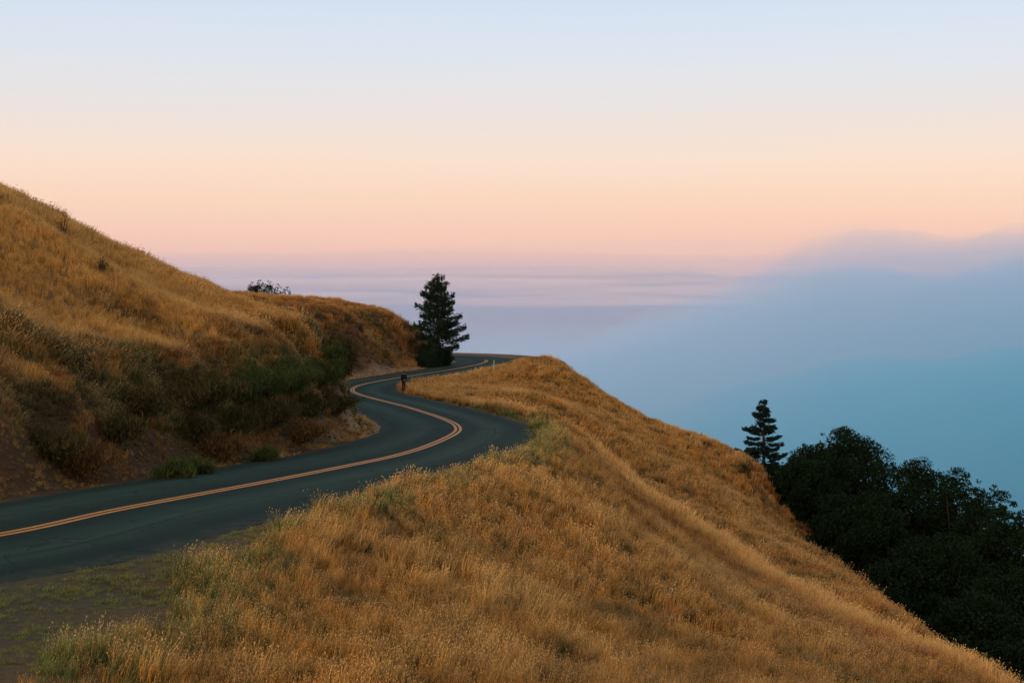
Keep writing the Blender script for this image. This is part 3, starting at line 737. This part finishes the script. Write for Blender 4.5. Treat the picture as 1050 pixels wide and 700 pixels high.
bank = [ # px, py of foot, rx, h, material, label
    (340, 388, 0.55, 1.5, mBush, 'tall upright green shrub at the very nose of the near cut bank'),
    (318, 392, 1.1, 1.5, mBush, 'bright green shrub on the bank, just left of the tall one at the nose'),
    (290, 396, 1.3, 1.6, mBush, 'green shrub with pale top below the grass lip, third from the bank nose'),
    (262, 402, 1.2, 1.4, mBush, 'rounded green shrub in the middle of the cut bank near its grassy lip'),
    (236, 408, 1.2, 1.3, mBush, 'dull green shrub beside the rounded green one on the bank'),
    (205, 410, 1.2, 1.2, mDark, 'dark shrub under the grass lip, above the two small green bushes'),
    (172, 414, 1.1, 1.1, mDark, 'dark shrub under the lip on the left part of the cut bank'),
    (140, 420, 1.0, 1.0, mDark, 'small dark shrub under the lip, farthest left of the upper shrubs'),
    (270, 432, 1.0, 1.1, mDark, 'low dark shrub halfway down the bank beneath the rounded green one'),
    (310, 422, 1.0, 1.1, mDark, 'dark spreading shrub halfway down the bank close to the nose'),
    (336, 420, 1.0, 1.2, mDark, 'dark shrub directly under the tall green one at the nose'),
    (235, 440, 0.9, 0.9, mDark, 'dark shrub in the middle height of the bank, above the dry brown one'),
    (192, 446, 0.8, 0.8, mDark, 'dark shrub on mid bank between the dry brown one and the left scrub'),
    (215, 466, 1.0, 0.9, mBrown, 'dry brown shrub low on the cut bank above the road'),
    (300, 448, 1.0, 0.8, mBrown, 'dry brown shrub low on the bank near the bend'),
    (110, 448, 0.8, 0.8, mDark, 'dark scrubby bush on the left stretch of the cut bank'),
    (40, 462, 0.8, 0.8, mDark, 'dark scrubby bush nearest the left edge of the photo'),
    (75, 478, 1.0, 0.8, mBrown, 'dry brown bush low on the left stretch of the bank'),
    (178, 492, 0.5, 0.45, mBush, 'small green bush at the foot of the bank beside the asphalt'),
    (203, 487, 0.4, 0.4, mBush, 'smaller green bush at the bank foot, right of its neighbour'),
    (272, 473, 0.35, 0.35, mBush, 'tiny green weed clump at the bank foot between bend and small bushes'),
]
for i, (px, py, rx, h, m, lb) in enumerate(bank):
    p = on_bank(px, py)
    shrub('bank_shrub', p, rx * 1.25 if rx > 0.6 else rx, rx * 0.8, h * 0.6 if rx > 0.6 and i else h, m, 300 + i, lb, 'shrubs on the near cut bank')
# shrubs by the pine
for i, (px, Y, rx, h, lb) in enumerate([(443, 168, 1.3, 2.9, 'dense dark bush directly under the pine crown on the bank'),
                                        (453, 171, 1.0, 2.0, 'dark bush low on the nose below the pine'),
                                        (434, 167, 0.9, 1.3, 'low dark bush uphill left of the pine')]):
    g = at_ground(px, Y, 0.1); shrub('dark_bush', g, rx, rx, h, mPine, 400 + i, lb, 'dark bushes at the foot of the pine', 1.6, 0.09)
p = on_bank(760, 486); shrub('small_bush', p, 0.5, 0.5, 0.6, mDark, 420, 'little dark bush alone on the grass left of the fir', None, 1.0, 0.09)
p = on_bank(345, 384); shrub('dark_bush', p, 1.0, 0.8, 1.8, mDark, 430, 'dark shrub at the gully mouth behind the near bank nose', 'dark shrubs on the far cut')
p = on_bank(352, 374); shrub('dark_bush', p, 1.0, 0.8, 1.2, mDark, 431, 'dark shrub on the far rocky cut just right of the gully', 'dark shrubs on the far cut')
# thistles on the left hill
for i, (px, py, lb) in enumerate([(64, 243, 'small dark thistle high on the left hill near the skyline'), (104, 283, 'small dark thistle alone in the grass in the middle of the left hill')]):
    p = on_bank(px, py); shrub('thistle', p, 0.14, 0.14, 0.75, mDark, 440 + i, lb, 'thistles on the left hill', 0.12, 0.04, 'plant')
# far trees peeping over the far skyline
far = [(259, 290.5, 2.6), (267, 288.5, 3.0), (276, 289.5, 3.0), (285, 292.0, 2.6), (294, 294.0, 2.6)]
words = ['leftmost of the tiny far trees beyond the hill', 'highest of the tiny far trees, second from the left', 'third tiny far tree on the skyline', 'fourth tiny far tree, on the lower part of the clump', 'rightmost and lowest of the tiny far trees on the skyline']
for i, (px, py, rd) in enumerate(far):
    Y = 236 + 2 * i; X, _, top = at(px, py, Y); gz = ground(X, Y)
    oak(max(top - gz, 3.6) + 0.3, rd, 600 + i, words[i], 'far trees peeping over the hill', (X, Y, gz), i, 0.0, 'far_tree')

# ------------------------------------------------------------------ marker post
mPost = flat('white_post_plastic', (0.45, 0.50, 0.46), 0.5, 0.1); mRef = flat('grey_reflector', (0.35, 0.36, 0.36), 0.3, 0.1)
p = on_bank(506.5, 381); t = empty('marker_post', p, 'short white reflector post at the outer edge of the far bend', 'marker post')
m_ = MB(); m_.tube([(0, 0, -0.3), (0, 0, 1.1), (0, 0, 1.15)], [0.055, 0.05, 0.03], 8); m_.build('post', mPost, t)
for yy in (-0.064, 0.064):
    m_ = MB(); n0 = 0
    for zz in (0.90, 1.04):
        m_.v += [(-0.04, yy - 0.012, zz), (0.04, yy - 0.012, zz), (0.04, yy + 0.012, zz), (-0.04, yy + 0.012, zz)]
    m_.f = [(0, 3, 2, 1), (4, 5, 6, 7), (0, 1, 5, 4), (1, 2, 6, 5), (2, 3, 7, 6), (3, 0, 4, 7)]
    m_.build('reflector', mRef, t)

# ------------------------------------------------------------------ the person
def skin(name, verts, edges, rad, m, parent, sub=2, root=0):
    me = bpy.data.meshes.new(name); me.from_pydata(verts, edges, []); o = bpy.data.objects.new(name, me); C.objects.link(o)
    o.modifiers.new('skin', 'SKIN'); sv = me.skin_vertices[0].data
    for i, q in enumerate(rad):
        sv[i].radius = q if isinstance(q, tuple) else (q, q); sv[i].use_root = (i == root)
    s_ = o.modifiers.new('sub', 'SUBSURF'); s_.levels = sub; s_.render_levels = sub
    dg = bpy.context.evaluated_depsgraph_get(); dg.update()
    me2 = bpy.data.meshes.new_from_object(o.evaluated_get(dg)); o.modifiers.clear(); o.data = me2; me2.materials.clear(); me2.materials.append(m)
    me2.polygons.foreach_set('use_smooth', [True] * len(me2.polygons)); o.parent = parent; return o
mSkin = flat('skin', (0.32, 0.17, 0.11), 0.6, 0.08); mJack = flat('black_jacket', (0.010, 0.011, 0.013), 0.85, 0.3); mTrou = flat('dark_trousers', (0.016, 0.022, 0.028), 0.85, 0.3)
mHair = flat('dark_hair', (0.02, 0.013, 0.009), 0.6, 0.3); mShoe = flat('dark_shoes', (0.015, 0.014, 0.014), 0.6, 0.2)
p = on_bank(414, 402.5); per = empty('person', (p[0], p[1], p[2] + 0.0), 'person in black jacket and dark trousers standing at the roadside grass tip', 'person', None, R(0))
# local: facing -x-ish and away (towards the road); x right, y away
bv = [(0, 0, 0.94), (0, 0, 1.08), (0, 0, 1.28), (0, 0, 1.42), (0, 0, 1.50), (0, -0.01, 1.60), (0, -0.015, 1.70),
      (-0.17, 0, 1.40), (-0.23, 0.02, 1.16), (-0.20, -0.10, 0.94), (-0.19, -0.13, 0.87),
      (0.17, 0, 1.40), (0.29, 0.04, 1.18), (0.17, -0.12, 1.04), (0.12, -0.16, 1.02),
      (-0.09, 0, 0.86), (-0.08, -0.06, 0.48), (-0.09, 0.02, 0.10), (-0.09, -0.10, 0.04),
      (0.09, 0, 0.86), (0.10, 0.03, 0.48), (0.03, 0.13, 0.10), (0.03, 0.02, 0.04)]
be = [(0, 1), (1, 2), (2, 3), (3, 4), (4, 5), (5, 6), (3, 7), (7, 8), (8, 9), (9, 10), (3, 11), (11, 12), (12, 13), (13, 14), (0, 15), (15, 16), (16, 17), (17, 18), (0, 19), (19, 20), (20, 21), (21, 22)]
br = [(0.15, 0.10), (0.13, 0.09), (0.16, 0.11), (0.10, 0.08), 0.055, (0.075, 0.09), (0.06, 0.075), 0.06, 0.045, 0.035, 0.03, 0.06, 0.045, 0.035, 0.03,
      0.085, 0.058, 0.042, 0.04, 0.085, 0.058, 0.042, 0.04]
skin('body', bv, be, br, mSkin, per)
# hair, jacket, trousers, shoes over the body
h_ = MB()
for i in range(9):
    th = math.pi * 0.62 * i / 8
    for j in range(14):
        q = 2 * math.pi * j / 14
        h_.v.append((0.092 * math.sin(th) * math.cos(q), 0.012 + 0.108 * math.sin(th) * math.sin(q), 1.655 + 0.125 * math.cos(th)))
for i in range(8):
    for j in range(14): h_.f.append((i * 14 + j, i * 14 + (j + 1) % 14, (i + 1) * 14 + (j + 1) % 14, (i + 1) * 14 + j))
h_.build('hair', mHair, per, True)
jv = [bv[i] for i in (0, 1, 2, 3)] + [(0, 0, 1.49)] + [bv[i] for i in (7, 8, 9, 11, 12, 13)] + [(0, 0, 0.86)]
skin('jacket', jv, [(0, 1), (1, 2), (2, 3), (3, 4), (3, 5), (5, 6), (6, 7), (3, 8), (8, 9), (9, 10), (0, 11)],
     [(0.19, 0.13), (0.175, 0.125), (0.19, 0.14), (0.13, 0.10), 0.075, 0.085, 0.068, 0.052, 0.085, 0.068, 0.052, (0.19, 0.13)], mJack, per)
skin('trousers', [(0, 0, 0.92)] + [bv[i] for i in (15, 16, 17, 19, 20, 21)], [(0, 1), (1, 2), (2, 3), (0, 4), (4, 5), (5, 6)],
     [(0.16, 0.12), 0.105, 0.082, 0.066, 0.105, 0.082, 0.066], mTrou, per)
for a_, b_ in ((17, 18), (21, 22)):
    q, w_ = bv[a_], bv[b_]
    skin('shoe', [(q[0], q[1] + 0.04, 0.045), (w_[0], w_[1], 0.045), (w_[0], w_[1] - 0.06, 0.035)], [(0, 1), (1, 2)], [0.045, 0.048, 0.035], mShoe, per, 1)
def finger_hand(wrist, dirv, side):
    dirv = Vector(dirv).normalized(); up = Vector(side).normalized(); w_ = Vector(wrist)
    v = [tuple(w_), tuple(w_ + dirv * 0.08)]; e = [(0, 1)]; rd = [0.022, 0.03]
    for k_, ln in enumerate((0.065, 0.075, 0.07, 0.055)):
        b0 = w_ + dirv * 0.085 + up * (0.03 - 0.02 * k_); n0 = len(v)
        v += [tuple(b0), tuple(b0 + dirv * ln * 0.55), tuple(b0 + dirv * ln + dirv.cross(up) * 0.02)]; e += [(1, n0), (n0, n0 + 1), (n0 + 1, n0 + 2)]; rd += [0.011, 0.009, 0.008]
    n0 = len(v); v += [tuple(w_ + dirv * 0.03 + up * 0.035), tuple(w_ + dirv * 0.07 + up * 0.06)]; e += [(0, n0), (n0, n0 + 1)]; rd += [0.012, 0.009]
    return skin('hand', v, e, rd, mSkin, per, 1, 1)
finger_hand(bv[10], (0.02, -0.15, -1), (0, -1, 0.1)); finger_hand(bv[14], (-0.8, -0.5, -0.1), (0, 0, 1))

per.scale = (0.88, 0.9, 1.03)
# ------------------------------------------------------------------ fog
mFog = bpy.data.materials.new('fog'); mFog.use_nodes = True; nt = mFog.node_tree; nt.nodes.clear()
def fogmat(name, col, dens, an):
    m = bpy.data.materials.new(name); m.use_nodes = True; nt = m.node_tree; nt.nodes.clear()
    o = nt.nodes.new('ShaderNodeOutputMaterial'); v = nt.nodes.new('ShaderNodeVolumePrincipled')
    v.inputs['Color'].default_value = (*col, 1); v.inputs['Density'].default_value = dens; v.inputs['Anisotropy'].default_value = an
    nt.links.new(v.outputs[0], o.inputs['Volume']); return m
def fog_body(name, cx, cy, hx, hy, top, bottom, amp, m, seed, label, nx=64, ny=64, edge=0.35, scale=120):
    xs = np.linspace(-1, 1, nx); ys = np.linspace(-1, 1, ny); X, Y = np.meshgrid(xs, ys)
    e = sstep(1, 1 - edge, np.abs(X)) * sstep(1, 1 - edge, np.abs(Y))
    WX = cx + X * hx; WY = cy + Y * hy
    Zt = bottom + 2 + (top - bottom) * e + amp * fbm(WX, WY, scale, 4, seed) * e
    vt = np.stack([WX, WY, Zt], 2).reshape(-1, 3); vb = vt.copy(); vb[:, 2] = bottom
    q = np.arange(nx * ny).reshape(ny, nx); f = np.stack([q[:-1, :-1].ravel(), q[:-1, 1:].ravel(), q[1:, 1:].ravel(), q[1:, :-1].ravel()], 1)
    g_ = f[:, ::-1] + nx * ny; ring = list(q[0, :]) + list(q[1:, -1]) + list(q[-1, -2::-1]) + list(q[-2:0:-1, 0])
    side = [(ring[k_] + nx * ny, ring[(k_ + 1) % len(ring)] + nx * ny, ring[(k_ + 1) % len(ring)], ring[k_]) for k_ in range(len(ring))]
    me = np_mesh(name, np.vstack([vt, vb]), np.vstack([f, g_, side]), m)
    o = bpy.data.objects.new(name, me); C.objects.link(o); tag(o, label, 'fog', kind='stuff'); return o
FC = (0.80, 0.91, 0.988); FD = (0.58, 0.885, 0.98); FE = (0.30, 0.83, 0.965)  # blue skylight and deeper shade put into the fog's own colours
for i_, (nm, top, amp, scl_, colr, dn, an, lb) in enumerate([  # pink and blue light on the fog put into each layer's colour
        ('fog_sea', -520, 60, 2600, (0.62, 0.90, 0.985), 0.004, 0.2, 'deep blue sea of fog filling the valley to the horizon'),
        ('fog_sea_top', -370, 80, 3200, (0.80, 0.92, 0.99), 0.00045, 0.3, 'upper blue layer of the sea of fog'),
        ('fog_veil', -215, 90, 3800, (0.97, 0.90, 0.98), 0.00016, 0.4, 'lilac veil of mist over the sea of fog'),
        ('fog_veil_top', -110, 80, 4500, (1.0, 0.89, 0.93), 0.00009, 0.5, 'thin pink veil of mist near the horizon'),
        ('fog_haze', -35, 60, 5200, (0.995, 0.93, 0.95), 0.00005, 0.5, 'pinkish haze along the horizon'),
        ('fog_haze_top', 70, 120, 5000, (0.995, 0.94, 0.95), 0.000025, 0.5, 'faint upper haze over the horizon'),
        ('fog_haze_crest', 190, 260, 7000, (0.99, 0.92, 0.96), 0.00002, 0.5, 'faintest topmost haze over the horizon')]):
    fog_body(nm, 0, 12260 + 3 * i_, 14000 - 10 * i_, 12000 - 10 * i_, top, -1150 + i_, amp, fogmat(nm + '_air', colr, dn, an), 71 + i_, lb, 130, 170, 0.02, scl_)
sb_ = bmesh.new()
for cx_, cy_, cz_, lx, ly, lz in [(-1700, 9000, -60, 1000, 900, 22), (-500, 9800, -95, 1500, 900, 26), (900, 9400, -130, 1300, 800, 24), (-1300, 8200, -130, 900, 700, 18), (300, 8000, -155, 1500, 800, 22),
                                  (1500, 8600, -100, 1000, 700, 26), (-300, 7400, -40, 900, 600, 12), (700, 10800, -60, 1300, 900, 22), (2000, 10400, -170, 1200, 800, 26), (-2200, 9500, -150, 1200, 700, 20),
                                  (-1500, 11000, 8, 900, 1000, 26), (-200, 11500, -12, 1100, 1000, 30), (1100, 11200, 14, 900, 900, 30), (2300, 11000, 0, 900, 900, 34), (-2500, 11300, 22, 800, 900, 24), (400, 12500, 30, 1500, 900, 22)]:
    bmesh.ops.create_icosphere(sb_, subdivisions=4, radius=1, matrix=Matrix.Translation((cx_, cy_, cz_)) @ Matrix.Diagonal((lx, ly, lz, 1)))
for v_ in sb_.verts: v_.co.z += 26 * float(fbm([v_.co.x], [v_.co.y], 420, 4, 5)[0])
me_ = bpy.data.meshes.new('cloud_streaks'); sb_.to_mesh(me_); me_.materials.append(fogmat('cloud_streak_air', (1.0, 0.86, 0.88), 0.0024, -0.35))  # afterglow on the streaks put into a pink albedo
cso = bpy.data.objects.new('cloud_streaks', me_); C.objects.link(cso); tag(cso, 'thin pink cloud streaks lying over the far fog sea', 'cloud', kind='stuff')
BP = np.array([(300, 345), (520, 335), (640, 318), (720, 300), (780, 284), (820, 270), (850, 258), (885, 250), (920, 251), (960, 254), (1000, 246), (1050, 238), (1150, 232), (1350, 240), (1600, 300)], float)
def bank_body(Y0, Y1, dz, amp, m, seed, label, nx=150, ny=40, scale=150, bottom=-150):
    us = np.linspace(-0.15, 0.74, nx); ys = np.linspace(Y0, Y1, ny); U, YY = np.meshgrid(us, ys)
    Ym = (Y0 + Y1) / 2; top = (280 - np.interp(U * F + 525, BP[:, 0], BP[:, 1])) / F * Ym
    WX = U * Ym; d = np.abs(YY - Ym) / ((Y1 - Y0) / 2); ex = np.clip(np.minimum(U + 0.15, 0.74 - U) / 0.12, 0, 1)
    env = np.sqrt(np.clip(1 - d * d, 0, 1)) * sstep(0, 1, ex)
    Zt = bottom + 3 + (top + dz + amp * fbm(WX, YY, scale, 5, seed) - bottom) * env
    vt = np.stack([WX, YY, Zt], 2).reshape(-1, 3); vb = vt.copy(); vb[:, 2] = bottom
    q = np.arange(nx * ny).reshape(ny, nx); f = np.stack([q[:-1, :-1].ravel(), q[:-1, 1:].ravel(), q[1:, 1:].ravel(), q[1:, :-1].ravel()], 1)
    g_ = f[:, ::-1] + nx * ny; ring = list(q[0, :]) + list(q[1:, -1]) + list(q[-1, -2::-1]) + list(q[-2:0:-1, 0])
    side = [(ring[k_] + nx * ny, ring[(k_ + 1) % len(ring)] + nx * ny, ring[(k_ + 1) % len(ring)], ring[k_]) for k_ in range(len(ring))]
    o = bpy.data.objects.new('fog_bank', np_mesh('fog_bank', np.vstack([vt, vb]), np.vstack([f, g_, side]), m)); C.objects.link(o); return tag(o, label, 'fog', kind='stuff')
bank_body(620, 1240, -4, 44, fogmat('fog_wisp_air', (0.97, 0.92, 0.985), 0.0009, 0.4), 81, 'thin lilac wisps along the top of the fog bank on the right', bottom=-330)
bank_body(640, 1200, -3, 36, fogmat('fog_billow_air', FC, 0.0050, 0.3), 82, 'blue billows of the fog bank on the right', bottom=-331)
bank_body(650, 1210, -12, 40, fogmat('fog_billow_inner_air', FC, 0.0035, 0.3), 89, 'inner blue billows of the fog bank on the right', bottom=-334)
bank_body(660, 1160, -20, 22, fogmat('fog_core_air', FD, 0.005, 0.2), 84, 'blue body of the fog bank behind the dark oaks', bottom=-332)
bank_body(560, 1100, -72, 26, fogmat('fog_foot_air', FE, 0.0065, 0.2), 87, 'deep blue foot of the fog bank behind the dark oaks', bottom=-333)

# ------------------------------------------------------------------ sky and light
SUN_AZ = R(212); SUN_EL = R(14)          # compass-like: direction the light comes from, measured from +Y clockwise
w = bpy.data.worlds.new('World'); bpy.context.scene.world = w; w.use_nodes = True; nt = w.node_tree; nt.nodes.clear()
out = nt.nodes.new('ShaderNodeOutputWorld'); bg = nt.nodes.new('ShaderNodeBackground'); bg2 = nt.nodes.new('ShaderNodeBackground'); add = nt.nodes.new('ShaderNodeAddShader')
sky = nt.nodes.new('ShaderNodeTexSky'); sky.sky_type = 'NISHITA'; sky.sun_disc = False; sky.sun_elevation = R(3); sky.sun_rotation = SUN_AZ
nt.links.new(sky.outputs[0], bg.inputs['Color']); bg.inputs['Strength'].default_value = 0.02
tc = nt.nodes.new('ShaderNodeTexCoord'); sx = nt.nodes.new('ShaderNodeSeparateXYZ'); nt.links.new(tc.outputs['Generated'], sx.inputs[0])
nz_ = nt.nodes.new('ShaderNodeTexNoise'); mp = nt.nodes.new('ShaderNodeMapping'); mp.inputs['Scale'].default_value = (1.3, 1.3, 26)
nt.links.new(tc.outputs['Generated'], mp.inputs[0]); nt.links.new(mp.outputs[0], nz_.inputs['Vector']); nz_.inputs['Scale'].default_value = 2.2; nz_.inputs['Detail'].default_value = 4
ma = nt.nodes.new('ShaderNodeMath'); ma.operation = 'MULTIPLY_ADD'; nt.links.new(nz_.outputs['Fac'], ma.inputs[0]); ma.inputs[1].default_value = 0.012; nt.links.new(sx.outputs['Z'], ma.inputs[2])
mr = nt.nodes.new('ShaderNodeMapRange'); mr.inputs['From Min'].default_value = -0.05; mr.inputs['From Max'].default_value = 0.25
nt.links.new(ma.outputs[0], mr.inputs['Value'])
def lin(c): return tuple(((v / 255 + 0.055) / 1.055) ** 2.4 if v / 255 > 0.04045 else v / 255 / 12.92 for v in c)
def zpos(row):   # row of the photo -> ramp position
    a, b_ = ray(525, row); e = b_ / math.hypot(1, b_) + 0.006
    return (e + 0.05) / 0.30
st = [(345, (130, 160, 200)), (318, (170, 172, 208)), (302, (226, 184, 202)), (288, (244, 190, 190)), (272, (248, 196, 182)), (245, (249, 202, 182)), (205, (250, 212, 189)), (165, (246, 221, 204)),
      (120, (233, 222, 219)), (70, (221, 224, 232)), (20, (211, 222, 238)), (-60, (190, 208, 232))]
stops = [(max(0, zpos(r_)), lin(c)) for r_, c in st] + [(1.0, lin((165, 188, 222)))]
cr_ = ramp(nt, mr.outputs[0], stops)
# above the frame the sky deepens towards the zenith
mr2 = nt.nodes.new('ShaderNodeMapRange'); mr2.inputs['From Min'].default_value = 0.25; mr2.inputs['From Max'].default_value = 1.0; nt.links.new(sx.outputs['Z'], mr2.inputs['Value'])
cr_ = mix(nt, mr2.outputs[0], cr_, (0.33, 0.47, 0.62))
# warm afterglow low in the sky behind the camera
dt = nt.nodes.new('ShaderNodeVectorMath'); dt.operation = 'DOT_PRODUCT'; nt.links.new(tc.outputs['Generated'], dt.inputs[0]); dt.inputs[1].default_value = (math.sin(SUN_AZ), math.cos(SUN_AZ), 0.12)
gl = nt.nodes.new('ShaderNodeMapRange'); gl.interpolation_type = 'SMOOTHSTEP'; gl.inputs['From Min'].default_value = 0.3; gl.inputs['From Max'].default_value = 1.0; nt.links.new(dt.outputs['Value'], gl.inputs['Value'])
cr_ = mix(nt, gl.outputs[0], cr_, (1.25, 0.72, 0.40))
nt.links.new(cr_, bg2.inputs['Color']); bg2.inputs['Strength'].default_value = 1.0
nt.links.new(bg.outputs[0], add.inputs[0]); nt.links.new(bg2.outputs[0], add.inputs[1]); nt.links.new(add.outputs[0], out.inputs['Surface'])
sd = bpy.data.lights.new('afterglow_sun', 'SUN'); sd.energy = 1.3; sd.angle = R(14); sd.color = (1.0, 0.72, 0.48)
so = bpy.data.objects.new('afterglow_sun', sd); C.objects.link(so)
dv_ = Vector((math.sin(SUN_AZ) * math.cos(SUN_EL), math.cos(SUN_AZ) * math.cos(SUN_EL), math.sin(SUN_EL)))
so.rotation_euler = dv_.to_track_quat('Z', 'Y').to_euler()

# ------------------------------------------------------------------ camera and render settings
cam = bpy.data.cameras.new('camera'); cam.sensor_width = 36; cam.lens = 36 * F / 1050; cam.clip_end = 100000; cam.clip_start = 0.05
co_ = bpy.data.objects.new('camera', cam); C.objects.link(co_); co_.rotation_euler = (math.pi / 2 - PITCH, 0, 0)
sc = bpy.context.scene; sc.camera = co_
sc.render.engine = 'CYCLES'
sc.view_settings.view_transform = 'Standard'; sc.view_settings.look = 'None'; sc.view_settings.gamma = 1; sc.view_settings.exposure = 0
sc.cycles.max_bounces = 8; sc.cycles.diffuse_bounces = 3; sc.cycles.transmission_bounces = 3; sc.cycles.volume_bounces = 8; sc.cycles.glossy_bounces = 2
sc.cycles.use_denoising = True
sc.cycles.use_adaptive_sampling = True
